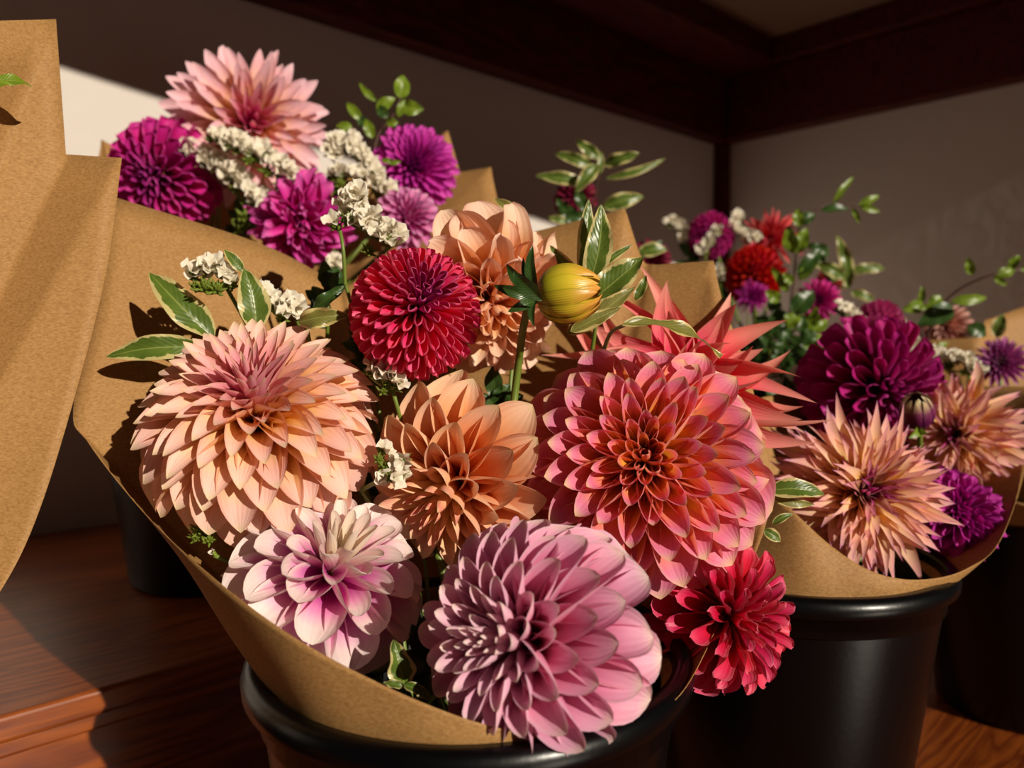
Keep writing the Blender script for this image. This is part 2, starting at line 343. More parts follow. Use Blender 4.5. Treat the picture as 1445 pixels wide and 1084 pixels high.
# ---------------------------------------------------------------- petals
def petal(R, t, phi, p, rng, nv, nu):
    g = lambda k: (p[k][0]+(p[k][1]-p[k][0])*t**(p[k][2] if len(p[k]) > 2 else 1)) if isinstance(p[k], (tuple, list)) else p[k]
    j = p.get('jit', .05)
    psi = math.acos(max(-1, 1-(t**p.get('q', 1.3))*(1-math.cos(R_(p['psi1']))))) + rng.gauss(0, j*.6)
    rho = R*g('rho')*(1+rng.gauss(0, j*.6)); tau = R_(g('tau'))+rng.gauss(0, j*1.5)
    w = R*g('w')*(1+rng.gauss(0, j)); Kb = g('Kb'); Kt = g('Kt')*(1+rng.gauss(0, j*1.5)); curl = g('curl') if 'curl' in p else 0
    rb = R*p.get('rb', .16)
    b = np.array((rb*math.sin(psi*.85), rb*math.cos(psi*.85)+R*p.get('drop', 0)))
    e = np.array((rho*math.sin(psi), rho*math.cos(psi)*p.get('flat', 1)))
    al = psi+tau
    lc = np.linalg.norm(e-b)*p.get('lc', .5)
    c = e-lc*np.array((math.sin(al), math.cos(al)))
    v = (1-(1-np.linspace(0, 1, nv))**1.45)[:, None]
    C = (1-v)**2*b+2*v*(1-v)*c+v*v*e
    T = 2*(1-v)*(c-b)+2*v*(e-c); T /= np.linalg.norm(T, axis=1)[:, None]+1e-12
    N = np.stack([-T[:, 1], T[:, 0]], 1)
    vv = v[:, 0]
    pk = p.get('peak', .62); bl = p.get('blunt', .62); wb = p.get('wbase', .3)
    f = np.where(vv < pk, wb+(1-wb)*np.sin(.5*PI*vv/pk), 1.)
    x = np.clip((vv-pk)/(1-pk), 0, 1); f = np.where(vv >= pk, np.power(np.maximum(1-x**p.get('te', 2.), 0), bl), f)
    hw = w*f
    K = (Kb+(Kt-Kb)*vv**p.get('kp', 1.))*np.where(vv > pk, np.maximum(f, 1e-3)**p.get('g', .6), 1.)
    u = np.linspace(-1, 1, nu)[None, :]
    Kc = np.maximum(K, .05)[:, None]; rad = hw[:, None]/Kc
    side = rad*np.sin(Kc*u); lift = rad*(1-np.cos(Kc*u))
    # pleats and a soft fold on the midrib, ruffled margin
    ru = p.get('ruf', .0)
    lift = lift + w*p.get('pleat', .04)*np.cos(u*PI*2.)*f[:, None]*vv[:, None] + ru*w*np.sin(vv[:, None]*14+rng.uniform(0, 6))*np.abs(u)**2*vv[:, None]*np.sign(u+rng.uniform(-.5, .5))
    lift = lift - w*p.get('crease', .05)*(1-np.abs(u))**2*f[:, None]*np.sin(vv[:, None]*PI*.9)
    lift = lift + curl*w*np.clip(vv[:, None]-.55, 0, 1)**2*4
    tw = rng.gauss(0, p.get('twist', .12))
    cs, sn = np.cos(tw*vv)[:, None], np.sin(tw*vv)[:, None]
    side, lift = side*cs-lift*sn, side*sn+lift*cs
    swy = rng.gauss(0, p.get('sway', .06))*w*2*vv[:, None]**2
    side = side+swy
    r = C[:, 0:1]+N[:, 0:1]*lift; z = C[:, 1:2]+N[:, 1:2]*lift
    X = r*math.cos(phi)-side*math.sin(phi); Y = r*math.sin(phi)+side*math.cos(phi)
    V = np.stack([X, Y, np.broadcast_to(z, X.shape)], -1).reshape(-1, 3)
    A = np.stack([np.broadcast_to(vv[:, None], X.shape), np.full(X.shape, t), np.full(X.shape, rng.random()), np.broadcast_to(np.abs(u), X.shape)], -1).reshape(-1, 4)
    return V, A
GRP = {'front': 'nearest bouquet', 'right': 'right bouquet', 'far': 'far right bouquet', 'left': 'rear left bouquet', 'mid': 'middle bouquet', 'back': 'bouquet near the corner', 'edge': 'left edge bouquet'}
def leaf_strip(b, out, down, L_, w):
    V = []; nv = 6
    for i in range(nv):
        v = i/(nv-1); m = b+out*L_*v+down*L_*.25*math.sin(PI*v); sd = np.cross(out, down); h = w*math.sin(PI*(.12+.88*v))
        V += [m-sd*h, m+down*h*.15, m+sd*h]
    return np.array(V), grid_faces(nv, 3), None
GOLD = PI*(3-math.sqrt(5))
NST = [0]
def dahlia(label, px, py, d, rpx, ax, N, prm, mat, bk, split=False, group=None, cat='dahlia', name='dahlia', res=None, spin=0, seed=None, core=M['core'], stem=True, back=0.):
    NST[0] += 1; rng = random.Random(seed if seed is not None else NST[0]*13)
    c = P(px, py, d); r_, u_, bk_ = view_basis(c); R = rpx/FPX*d
    c = c - bk_*R*back
    az = math.sqrt(max(0, 1-ax[0]**2-ax[1]**2)); A = nrm(r_*ax[0]+u_*ax[1]+bk_*az)
    if len(ax) > 2: A = nrm(r_*ax[0]+u_*ax[1]+bk_*ax[2])
    X = nrm(np.cross(np.array((0, 0, 1.)) if abs(A[2]) < .9 else RT, A)); Y = np.cross(A, X); B = np.stack([X, Y, A])
    root = empty(name, c, label, cat, group or 'dahlia blooms in the '+GRP[bk])
    nv, nu = res or ((14, 11) if split else (9, 7))
    faces = grid_faces(nv, nu); PT = []
    for n in range(N):
        t = (n+.5)/N; phi = n*GOLD+spin+rng.gauss(0, prm.get('jit', .05)*.6)
        V, At = petal(R, t, phi, prm, rng, nv, nu); V = V@B+c; PT.append((V, At, t))
    nc = max(3, int(N*.06))
    mb = MB()
    for V, At, t in PT[:nc]: mb.add(V, faces, At)
    # small receptacle under the young petals
    s = R*prm.get('rb', .16)*1.02; SV = []; SF = []
    for i in range(9):
        for k in range(16):
            th = PI*i/8; SV.append(c+A*(s*math.cos(th)+R*prm.get('drop', 0))+(X*math.cos(2*PI*k/16)+Y*math.sin(2*PI*k/16))*s*math.sin(th))
    SF = [[i*16+k, i*16+(k+1) % 16, (i+1)*16+(k+1) % 16, (i+1)*16+k] for i in range(8) for k in range(16)]
    cen = mb.build('flower_center', mat, root)
    rest = PT[nc:]
    if split:
        sc = []
        for i, (V, At, t) in enumerate(rest):
            G = V.reshape(nv, nu, 3); tipd = nrm(G[-2, nu//2]-c); vis = tipd.dot(nrm(-c))
            D = V@FW; sx = V@RT/D*FPX; sy = V@UP/D*FPX
            a = (sx[nu*(nv//2):].max()-sx[nu*(nv//2):].min())*(sy[nu*(nv//2):].max()-sy[nu*(nv//2):].min())
            sc.append((a*(1 if vis > -.15 else .15), i))
        keep = {i for _, i in sorted(sc, reverse=True)[:100]}
        mb = MB(); k = 0
        for i, (V, At, t) in enumerate(rest):
            if i in keep: mesh_obj('petal', V, faces, mat, root, At)
            else: mb.add(V, faces, At); k += 1
        if k: tag(mb.build('petals', mat, root), kind='stuff')
    else:
        mb = MB()
        for V, At, t in rest: mb.add(V, faces, At)
        mb.build('petals', mat, root)
    mesh_obj('receptacle', SV, SF, core, root)
    # calyx and stem
    cb = c-A*R*prm.get('rb', .16)*.9
    if stem:
        f = bfoot(bk, NST[0]); mid = c-A*R*1.1; x, y, z = BK[bk]
        neck = np.array((x, y, z+HB-.03))+(mid-np.array((x, y, mid[2])))*.22
        pts = catmull([cb, mid, (mid*.45+neck*.55), neck, f], 24)
        V, Fc = tube(pts, .0028, 8); so_ = mesh_obj('stem', V, Fc, M['stem'], root)
        mb = MB()
        for k in range(7):
            a = 2*PI*k/7; dd_ = X*math.cos(a)+Y*math.sin(a); b0 = c-A*s*.9+dd_*.002
            V, F2, _a = leaf_strip(b0, dd_, -A, R*.32, R*.09); mb.add(V, F2)
        ca_ = mesh_obj('calyx', np.concatenate(mb.V)-c, mb.F, M['stem'], None); ca_.parent = so_
    return root
# profiles -----------------------------------------------------------------
SHINGLE = dict(psi1=125, q=1.3, rho=(.64, 1.0, .7), tau=(6, 56, .7), w=(.05, .235, .75), Kb=1.9, Kt=(1.7, .95), kp=.8, lc=.55, blunt=.86, te=1.65, peak=.5, curl=(.1, .02), jit=.05, pleat=.02, crease=.05, rb=.15)
BALL = dict(psi1=140, q=1.2, rho=(.74, 1.0, .5), tau=(0, 12), w=(.09, .25, .45), Kb=2.7, Kt=(2.5, 2.3), g=.35, kp=.8, lc=.5, blunt=.3, te=3., peak=.78, wbase=.6, jit=.022, pleat=0, crease=.0, rb=.3, curl=(0, .0), twist=.03, sway=.01)
CACTUS = dict(psi1=112, q=1.1, rho=(.55, 1.0, .6), tau=(0, 22), w=(.03, .075, .6), Kb=2.4, Kt=(2.2, 1.6), lc=.5, blunt=.95, te=1.35, peak=.35, jit=.09, pleat=.0, crease=.0, rb=.12, twist=.35, sway=.5)
def V_(base, **k): d = dict(base); d.update(k); return d
OPEN = dict(psi1=108, q=1.15, rho=(.40, 1.0, .62), tau=(-18, 46, .8), w=(.05, .25, .7), Kb=2.2, Kt=(2.1, 1.0), kp=.8, lc=.5, blunt=.85, te=1.65, peak=.52, curl=(.3, .05), jit=.05, pleat=.02, crease=.05, rb=.13)
# materials of the blooms
M['peach'] = petal_mat('peach_petal', ['f2b03a', 'f8cc90', 'f9c9b8', 'fad4ca'], ['d8608a', 'e27a9c', 'f0a8b4', 'f6c4bc'], (.10, .34), edge='f3b8a4', tip='e6cf9a')
M['crimson'] = petal_mat('crimson_petal', ['f02058', 'f03068', 'f25888'], ['8c1468', 'a81c78', 'b83080'], (.03, .2), edge='e86a80', edge_w=.7, transl=.28, rough=.45)
M['apricot'] = petal_mat('apricot_petal', ['f09850', 'f8b480', 'fac8a4', 'fad2b4'], ['f4c460', 'fbdc90', 'f6b088', 'e07080'], (.12, .4), edge='f0c09a', tip='e6cf9a')
M['blush'] = petal_mat('blush_petal', ['d050a8', 'ee9ccc', 'f8dede', 'fbece4'], ['e8dcc0', 'f2e4c8', 'f6e8d6', 'f6e8dc'], (.08, .3), edge='f5e4dc', transl=.3)
M['lilac'] = petal_mat('lilac_pink_petal', ['d06a88', 'e888b0', 'eea8c8', 'f2bcd2'], ['b87088', 'dca8be', 'f0c0d4', 'f6d6de'], (.1, .45), edge='ecc0d2', tip='ecd8c8')
M['coral'] = petal_mat('coral_pink_petal', ['fcbc3c', 'fbb04c', 'f69078', 'f286aa', 'f6aec8'], ['f0b828', 'f4a848', 'f09468', 'dc6090'], (.04, .16), edge='f8b4bc', edge_w=.6, tip='ecd08a', transl=.4)
M['coral_deep'] = petal_mat('deep_coral_petal', ['e02a50', 'e84468', 'ee7084', 'f08a98'], ['ee8a30', 'ee7a60', 'ee8090', 'f090a0'], (.35, .6), edge='f09aa8', tip='ecd08a')
M['pale_peach'] = petal_mat('pale_peach_petal', ['f4b068', 'f8c494', 'fbd2b4', 'fbd8c0'], ['ee9c54', 'f4b078', 'f8c294', 'f8caa8'], (.1, .4), edge='f4c0ac')
M['cerise'] = petal_mat('cerise_petal', ['a8082c', 'd0143e', 'dc2858', 'e85478'], ['a8082c', 'c0103a', 'd02858', 'e05a78'], (.1, .4), edge='f48ca0', edge_w=.55, transl=.28, rough=.45)
M['salmon'] = petal_mat('salmon_petal', ['ee4868', 'f47c80', 'f89c90', 'f8ac9c'], ['ee4868', 'f47c80', 'f89c90', 'f8ac9c'], (.1, .4), edge='ec9a8c')
M['palepink'] = petal_mat('pale_pink_petal', ['f0c080', 'f4c4b4', 'f4c2cc', 'f6ccd6'], ['c83880', 'dc6098', 'ee98ac', 'f2b0bc'], (.03, .25))
M['magenta'] = petal_mat('magenta_petal', ['b4106c', 'c81884', 'd02c98'], ['6a0848', '8c1468', 'b02890'], (.04, .25), edge='dc5aac', edge_w=.7, transl=.28)
M['magenta2'] = petal_mat('bright_magenta_petal', ['c018a0', 'd030b0', 'd84ab8'], ['6a0a68', 'a01890', 'c838a8'], (.03, .2), transl=.28)
M['hotpink'] = petal_mat('hot_pink_petal', ['d0108c', 'da38a4', 'e06cbc'], ['d0108c', 'da38a4', 'e06cbc'], transl=.3)
M['pinklight'] = petal_mat('pink_petal', ['d050a0', 'd878b4', 'e0a0c8'], ['d050a0', 'd878b4', 'e0a0c8'])
M['purple'] = petal_mat('deep_magenta_petal', ['8c0850', 'a80c68', 'c01c88'], ['48062c', '6a0a48', 'a01878'], (.04, .25), edge='f05cb4', edge_w=.6, transl=.25)
M['violet'] = petal_mat('violet_magenta_petal', ['a80c88', 'c0209c', 'cc38ac'], ['a80c88', 'c0209c', 'cc38ac'], edge='d050b8')
M['fringe'] = petal_mat('fringed_peach_petal', ['f8cc78', 'fad2ac', 'fabcb0', 'f6b0c4'], ['8c1060', 'a81c70', 'c85498', 'e080b0'], (.04, .18), edge='f4b8b0', tip='c860b0', transl=.42)
M['red'] = petal_mat('red_petal', ['b80808', 'd01010', 'e02420'], ['b80808', 'd01010', 'e02420'], transl=.25)
M['redcactus'] = petal_mat('coral_red_petal', ['d03040', 'e05058', 'e87070'], ['d03040', 'e05058', 'e87070'])
M['wine'] = petal_mat('wine_petal', ['50041c', '78082c', '8c1040'], ['50041c', '78082c', '8c1040'])
M['dusty'] = petal_mat('dusty_pink_petal', ['c88070', 'd09a8c', 'd8a89c'], ['c88070', 'd09a8c', 'd8a89c'])
M['rosepink'] = petal_mat('rose_pink_petal', ['c02880', 'd85098', 'e078b0'], ['c02880', 'd85098', 'e078b0'])
M['lilac2'] = petal_mat('lilac_petal', ['8c1450', 'b850a0', 'c880c0'], ['c0a040', 'b890a0', 'c080b8'], (.05, .15))
M['bud'] = petal_mat('bud_petal', ['8c9c1c', 'b8b428', 'd8bc34', 'f0a850'], ['8c9c1c', 'b8b428', 'd8bc34', 'f0a850'], edge='a8a020', transl=.15, rough=.3)
# ---- nearest bouquet
dahlia('big pale peach dahlia with a tight pink eye, left in the nearest bouquet', 368, 606, .47, 170, (-.16, .66), 168,
       V_(SHINGLE, rho=(.82, 1.0, .7), q=1.5, w=(.05, .29, .75), tau=(0, 54, .7)), M['peach'], 'front', True)
dahlia('crimson pompon dahlia with honeycomb of rolled petals and purple eye', 587, 441, .475, 96, (.2, .42), 175, V_(BALL, rho=(.86, 1., .5)), M['crimson'], 'front', True)
dahlia('apricot dahlia with broad upper petals between the pale peach and the big coral bloom', 654, 672, .49, 150, (-.52, -.50), 78,
       V_(OPEN, psi1=122, w=(.05, .43, .85), tau=(-10, 38), rho=(.66, 1., .7), q=1.5, lc=.5), M['apricot'], 'front', True)
dahlia('white dahlia flushed magenta at its throat, low at the left of the nearest bouquet', 464, 815, .445, 147, (.22, .68), 62,
       V_(SHINGLE, psi1=125, w=(.05, .39, .75), blunt=.6, te=2.1, tau=(-10, 38), rho=(.7, 1.0, .8), peak=.66, curl=(.1, .1)), M['blush'], 'front', True)
dahlia('large lilac pink dahlia hanging over the front rim of the bucket', 752, 900, .375, 184, (-.60, -.04), 115,
       V_(SHINGLE, psi1=125, w=(.05, .34, .85), tau=(-12, 42), rho=(.66, 1.0, .8), blunt=.66, te=1.9, Kt=(2.2, 1.2), peak=.56, q=1.6), M['lilac'], 'front', True)
dahlia('biggest bloom, a coral pink dahlia with golden heart and cream petal tips', 908, 655, .47, 192, (.06, .22), 112,
       V_(OPEN, psi1=112, w=(.05, .34, .68), tau=(-15, 40), Kt=(2.3, 1.15), q=1.2), M['coral'], 'front', True)
dahlia('pale peach dahlia with large smooth petals behind the crimson pompon', 686, 420, .545, 132, (.35, -.42), 75,
       V_(OPEN, psi1=115, w=(.07, .37, .7), tau=(-10, 35), blunt=.6, rho=(.5, 1, .7), ruf=.12, jit=.1), M['pale_peach'], 'front', True)
dahlia('cerise red dahlia with rolled-edge petals at the lower right of the nearest bouquet', 1022, 868, .47, 126, (.74, -.1), 85,
       V_(BALL, psi1=150, w=(.06, .25, .6), tau=(0, 16), Kb=2.0, Kt=(1.9, 1.5), g=.7, blunt=.55, te=2., rb=.15, jit=.07, ruf=.15, rho=(.6, 1., .6)), M['cerise'], 'front', True)
dahlia('salmon cactus dahlia with long curling spikes behind the biggest coral bloom', 955, 550, .56, 168, (.15, .35), 60,
       V_(CACTUS, psi1=105, w=(.06, .19, .5), Kb=1.4, Kt=(1.4, .9), tau=(-25, -5), jit=.12, sway=1.2, twist=.6, curl=(.3, .5), blunt=1.0, te=1.2, peak=.35, rho=(.5, 1.05, .6)), M['salmon'], 'front', True)
# ---- rear left bouquet
dahlia('pale pink cactus dahlia at the very top of the rear left bouquet', 352, 180, .90, 122, (.10, .30), 100,
       V_(CACTUS, psi1=100, w=(.05, .16, .5), Kb=1.6, Kt=(1.4, .8), tau=(-5, 8), sway=.25, jit=.07, blunt=.8, te=1.6, peak=.45), M['palepink'], 'left', True)
dahlia('magenta ball dahlia with a dark eye beside the tall paper wrap', 234, 246, .86, 80, (-.45, -.05), 100, V_(BALL, w=(.09, .32, .5), tau=(5, 34), Kt=(2.3, 1.8), g=.7, blunt=.42), M['magenta'], 'left')
dahlia('round magenta purple dahlia under the green sprig of the rear left bouquet', 584, 238, .90, 67, (0, .3), 170, V_(SHINGLE, psi1=115, w=(.05, .17, .6), tau=(0, 20), blunt=.55, Kt=(2, 1.2)), M['magenta2'], 'left')
dahlia('hot pink dahlia with wavy pointed petals in front of the rear left bouquet', 426, 314, .80, 80, (-.3, .1), 70, V_(OPEN, psi1=115, w=(.08, .28, .6), tau=(-10, 15), blunt=.75, ruf=.3, sway=.4, jit=.12), M['hotpink'], 'left')
dahlia('small light pink dahlia below the round magenta purple one', 575, 308, .80, 52, (.1, .4), 60, V_(OPEN, w=(.08, .24, .6)), M['pinklight'], 'left')
# ---- middle
dahlia('dark wine red bloom half hidden by the variegated sprig in the middle', 812, 280, 1.10, 34, (0, .2), 60, V_(SHINGLE), M['wine'], 'mid')
dahlia('dark wine red bloom beside the paper corner, right of the variegated sprig', 918, 368, 1.08, 34, (.3, .1), 60, V_(SHINGLE), M['wine'], 'mid')
# ---- back right bouquet
dahlia('magenta ball dahlia, highest bloom near the corner post', 1003, 333, 1.32, 36, (.0, -.1), 110, V_(BALL, w=(.08, .26, .5)), M['rosepink'] if 0 else M['magenta'], 'back', res=(6, 5))
dahlia('bright red ball dahlia in the group near the corner', 1064, 388, 1.26, 46, (.0, .2), 110, V_(BALL, w=(.08, .26, .5)), M['red'], 'back', res=(6, 5))
dahlia('coral red cactus dahlia above the bright red ball', 1088, 338, 1.36, 48, (0, .3), 60, V_(CACTUS, w=(.06, .14, .5)), M['redcactus'], 'back', res=(6, 5))
dahlia('small violet magenta bloom below the bright red ball', 1062, 418, 1.18, 27, (0, .3), 70, V_(CACTUS, w=(.06, .16, .5)), M['violet'], 'back', res=(6, 5))
dahlia('crimson magenta bloom right of the dark upright twig', 1155, 424, 1.15, 34, (.1, .2), 80, V_(OPEN, w=(.06, .16, .5)), M['magenta'], 'back', res=(6, 5))
dahlia('red bloom peeping between curled variegated leaves', 1172, 396, 1.30, 22, (0, .1), 50, V_(BALL, w=(.1, .2)), M['red'], 'back', res=(6, 5))
# ---- right bouquet
dahlia('deep magenta decorative dahlia, darkest and highest of the right bouquet', 1230, 545, .76, 103, (.62, -.30), 110, V_(BALL, psi1=140, q=1.35, w=(.06, .28, .6), tau=(0, 22), Kb=2.2, Kt=(2.2, 1.7), g=.7, blunt=.5, rb=.2, jit=.05), M['purple'], 'right', True)
dahlia('fringed peach cactus dahlia with a purple eye over the lip of the right paper wrap', 1212, 696, .60, 130, (.42, .12), 250, V_(CACTUS, psi1=112, w=(.03, .14, .5), Kb=1.3, Kt=(1.1, .6), jit=.17, blunt=1.1, te=1.2, rho=(.5, 1.02, .6), sway=.7, tau=(0, 15)), M['fringe'], 'right', True)
dahlia('fringed peach cactus dahlia behind the other one, nearest the right edge', 1350, 615, .72, 96, (-.1, .1), 220, V_(CACTUS, psi1=112, w=(.03, .14, .5), Kb=1.3, Kt=(1.1, .6), jit=.17, blunt=1.1, te=1.2, rho=(.5, 1.0, .6), sway=.7), M['fringe'], 'right', True)
dahlia('violet magenta dahlia at the bottom right inside the right paper wrap', 1348, 724, .645, 74, (.3, .3), 100, V_(OPEN, psi1=120, w=(.05, .26, .6), tau=(0, 30), ruf=.2, jit=.1), M['violet'], 'right', True)
dahlia('narrow rose pink ball dahlia above the deep magenta bloom', 1242, 456, .98, 36, (.5, .1), 120, V_(BALL), M['rosepink'], 'far', res=(6, 5))
dahlia('dusty pink bloom under leaves at the far right', 1335, 462, 1.12, 40, (0, .3), 60, V_(SHINGLE, w=(.06, .18), ruf=.3), M['dusty'], 'far', res=(6, 5))
dahlia('lilac flower with a yellow eye at the right edge', 1412, 512, .96, 40, (.05, .25), 90, V_(OPEN, psi1=95, w=(.05, .12, .5), tau=(0, 20)), M['lilac2'], 'far')
# ---------------------------------------------------------------- foliage
def leaf_mesh(base, tip, w, nrmv, bend=.12, fold=.3, wave=.12, nv=16, nu=9, rng=random, peak=.8, curlt=0.):
    base = np.asarray(base); tip = np.asarray(tip); ax = tip-base; Ln = np.linalg.norm(ax); T0 = ax/Ln
    n = nrm(nrmv-T0*np.dot(nrmv, T0)); side = np.cross(n, T0)
    v = np.linspace(0, 1, nv)[:, None]; u = np.linspace(-1, 1, nu)[None, :]
    C = base+ax*v+n*(bend*Ln*np.sin(PI*v))+n*(curlt*Ln*v**4)+side*(rng.uniform(-.05, .05)*Ln*np.sin(PI*v))
    hw = w*np.sin(PI*v**peak)**.75*(1-.15*v)+w*.05*(1-v); ph = rng.uniform(0, 6)
    lift = fold*hw*np.abs(u)+wave*w*np.abs(u)**2*np.sin(v*13+ph+np.sign(u)*1.2)
    X = C[:, None, :]+side*(hw*u)[:, :, None]+n*lift[:, :, None]
    A = np.stack([np.broadcast_to(v, lift.shape), np.zeros_like(lift), np.full_like(lift, rng.random()), np.broadcast_to(np.abs(u), lift.shape)], -1)
    return X.reshape(-1, 3), grid_faces(nv, nu), A.reshape(-1, 4)
def add_leaf(root, b, t, wpx, mat, face=(0, 0), rng=random, **k):
    B = P(*b); T = P(*t); r, u, bk = view_basis((B+T)/2)
    n = nrm(bk+r*(face[0]+rng.uniform(-.25, .25))+u*(face[1]+rng.uniform(-.1, .35)))
    V, F_, A = leaf_mesh(B, T, wpx/FPX*(b[2]+t[2])/2, n, rng=rng, **k)
    return mesh_obj('leaf', V, F_, mat, root, A)
SEED = [100]
def sprig(label, stem, leaves, mat, bk=None, smat='stem', srad=.0016, group=None, cat='foliage', face=(0, 0), **k):
    """stem: px path from the top down; leaves: (base, tip, half width px[, material])"""
    SEED[0] += 1; rng = random.Random(SEED[0])
    sp = [P(*p) for p in stem]; root = empty('leafy_sprig', sp[-1], label, cat, group or ('leafy sprigs in the '+GRP[bk] if bk else None))
    pts = list(catmull(sp, 8*len(sp)))
    if bk:
        x, y, z = BK[bk]; e = pts[-1]; neck = np.array((x, y, z+HB-.02))*.75+np.array((e[0], e[1], z+HB))*.25
        pts = pts+list(bez([e, e*.7+neck*.3+FW*.05-UP*.015, neck, bfoot(bk, SEED[0])], 14))[1:]
    V, Fc = tube(pts, np.linspace(srad*.6, srad*1.3, len(pts)), 6); mesh_obj('stem', V, Fc, M[smat], root)
    for lf in leaves:
        add_leaf(root, lf[0], lf[1], lf[2], M[lf[3]] if len(lf) > 3 else M[mat], face, rng, **k)
    return root
def auto_sprig(label, stem, n, ll, lw, mat, bk, group=None, d=None, **k):
    SEED[0] += 1; rng = random.Random(SEED[0]); st = catmull(stem, 30); L = []
    for i in range(n):
        s = (i+.3)/n*.75; q = st[int(s*29)]; q2 = st[min(29, int(s*29)+1)]; a = math.atan2(-(q[1]-q2[1]), q[0]-q2[0])+rng.choice((-1, 1))*rng.uniform(.5, 1.25)*(-1 if i % 2 else 1)
        if i == 0: a = math.atan2(-(q[1]-q2[1]), q[0]-q2[0])
        l = ll*rng.uniform(.75, 1.1)
        L.append((tuple(q), (q[0]+l*math.cos(a), q[1]-l*math.sin(a), q[2]-rng.uniform(-.4, .7)*l/FPX*q[2]), lw*rng.uniform(.8, 1.15)))
    return sprig(label, stem, L, mat, bk, group=group, **k)
def ln(x0, y0, x1, y1, w, d, m=None, dd=0.):
    t = ((x0, y0, d), (x1, y1, d+dd), w); return t if m is None else t+(m,)
# nearest bouquet
sprig('two broad glossy cream-edged leaves lying on the paper at the far left', [(300, 480, .515), (318, 520, .52)],
      [ln(302, 477, 210, 384, 24, .51), ln(284, 490, 150, 504, 19, .505, dd=-.01)], 'vleaf', 'front', bend=.1, wave=.16, face=(.2, .2))
sprig('upright cream-edged leaf with a small bent leaf above its tip, between the white flowers', [(362, 462, .50), (372, 500, .51)],
      [ln(362, 466, 344, 378, 23, .495), ln(343, 384, 316, 352, 9, .50)], 'vleaf', 'front', bend=.05, face=(.3, 0))
sprig('curled cream leaf between the pale peach dahlia and the crimson pompon', [(432, 455, .49), (440, 500, .50)],
      [ln(421, 455, 494, 445, 15, .475, 'vleaf_dry'), ln(441, 437, 489, 402, 10, .50, 'dleaf')], 'vleaf', 'front', wave=.4, bend=.15)
sprig('cluster of tall cream-edged leaves standing behind the yellow bud', [(838, 385, .52), (842, 440, .52), (835, 500, .53)],
      [ln(827, 402, 831, 280, 15, .52), ln(832, 400, 848, 288, 20, .505), ln(839, 421, 908, 362, 23, .49), ln(799, 472, 897, 404, 15, .47, 'vleaf_dry'),
       ln(805, 468, 876, 434, 11, .465, 'vleaf_dry'), ln(849, 374, 892, 345, 6, .51), ln(815, 388, 776, 346, 10, .53), ln(897, 424, 912, 388, 8, .49)], 'vleaf', 'front', wave=.18, bend=.04)
sprig('long olive leaf draped over the top of the biggest coral bloom', [(884, 458, .44), (862, 470, .47), (850, 500, .50)], [ln(880, 456, 1018, 503, 14, .425, 'vleaf_dry', .02)], 'vleaf', 'front', wave=.35, bend=.10, face=(-.2, 1.2))
sprig('folded olive leaf peeking over the pale peach dahlia behind the pompon', [(733, 316, .57), (735, 360, .57)], [ln(736, 318, 697, 280, 10, .57, 'vleaf_dry')], 'vleaf', 'front')
sprig('cream-edged leaf poking up between the white and the lilac pink dahlias', [(571, 966, .40), (565, 1000, .42)],
      [ln(572, 972, 556, 903, 20, .385), ln(570, 966, 608, 990, 8, .375), ln(568, 968, 541, 964, 7, .375)], 'vleaf', 'front', wave=.3, face=(.3, .2))
sprig('dark glossy cream-edged leaf reaching right from the biggest coral bloom', [(1086, 695, .47), (1060, 700, .5)],
      [ln(1082, 693, 1164, 698, 15, .475), ln(1086, 700, 1150, 712, 8, .48, 'vleaf_dry'), ln(1090, 740, 1119, 725, 6, .48), ln(1078, 748, 1102, 764, 9, .48)], 'vleaf', 'front', bend=.12)
# rear left bouquet
sprig('small bright green shoots behind the pale pink cactus dahlia', [(311, 108, .95), (300, 150, .95), (300, 220, .93)],
      [ln(312, 112, 309, 82, 9, .95), ln(288, 132, 253, 112, 8, .95), ln(275, 142, 262, 112, 7, .95), ln(300, 130, 326, 96, 6, .95), ln(262, 178, 238, 152, 7, .93, 'dleaf'), ln(262, 186, 226, 164, 5, .93), ln(280, 190, 296, 150, 9, .94, 'dleaf')], 'gleaf', 'left')
sprig('bright green leafy sprig above the round magenta purple dahlia', [(566, 138, .92), (553, 165, .92), (534, 190, .92), (525, 230, .92)],
      [ln(565, 139, 569, 106, 12, .92), ln(568, 150, 598, 155, 11, .92), ln(531, 143, 507, 117, 5, .92), ln(510, 170, 489, 144, 7, .92), ln(532, 157, 558, 138, 9, .91), ln(497, 180, 474, 177, 7, .92),
       ln(526, 195, 516, 168, 8, .91), ln(548, 165, 530, 150, 8, .91, 'dleaf'), ln(545, 172, 563, 172, 7, .91), ln(520, 180, 505, 165, 8, .92, 'dleaf'), ln(562, 165, 572, 140, 6, .92)], 'gleaf', 'left', 'dstem')
sprig('tiny green leaf resting in front of the round magenta purple dahlia', [(548, 228, .835), (540, 250, .84), (535, 300, .84)], [ln(553, 226, 537, 226, 4, .83), ln(548, 229, 566, 228, 4, .83)], 'gleaf', 'left', srad=.0006)
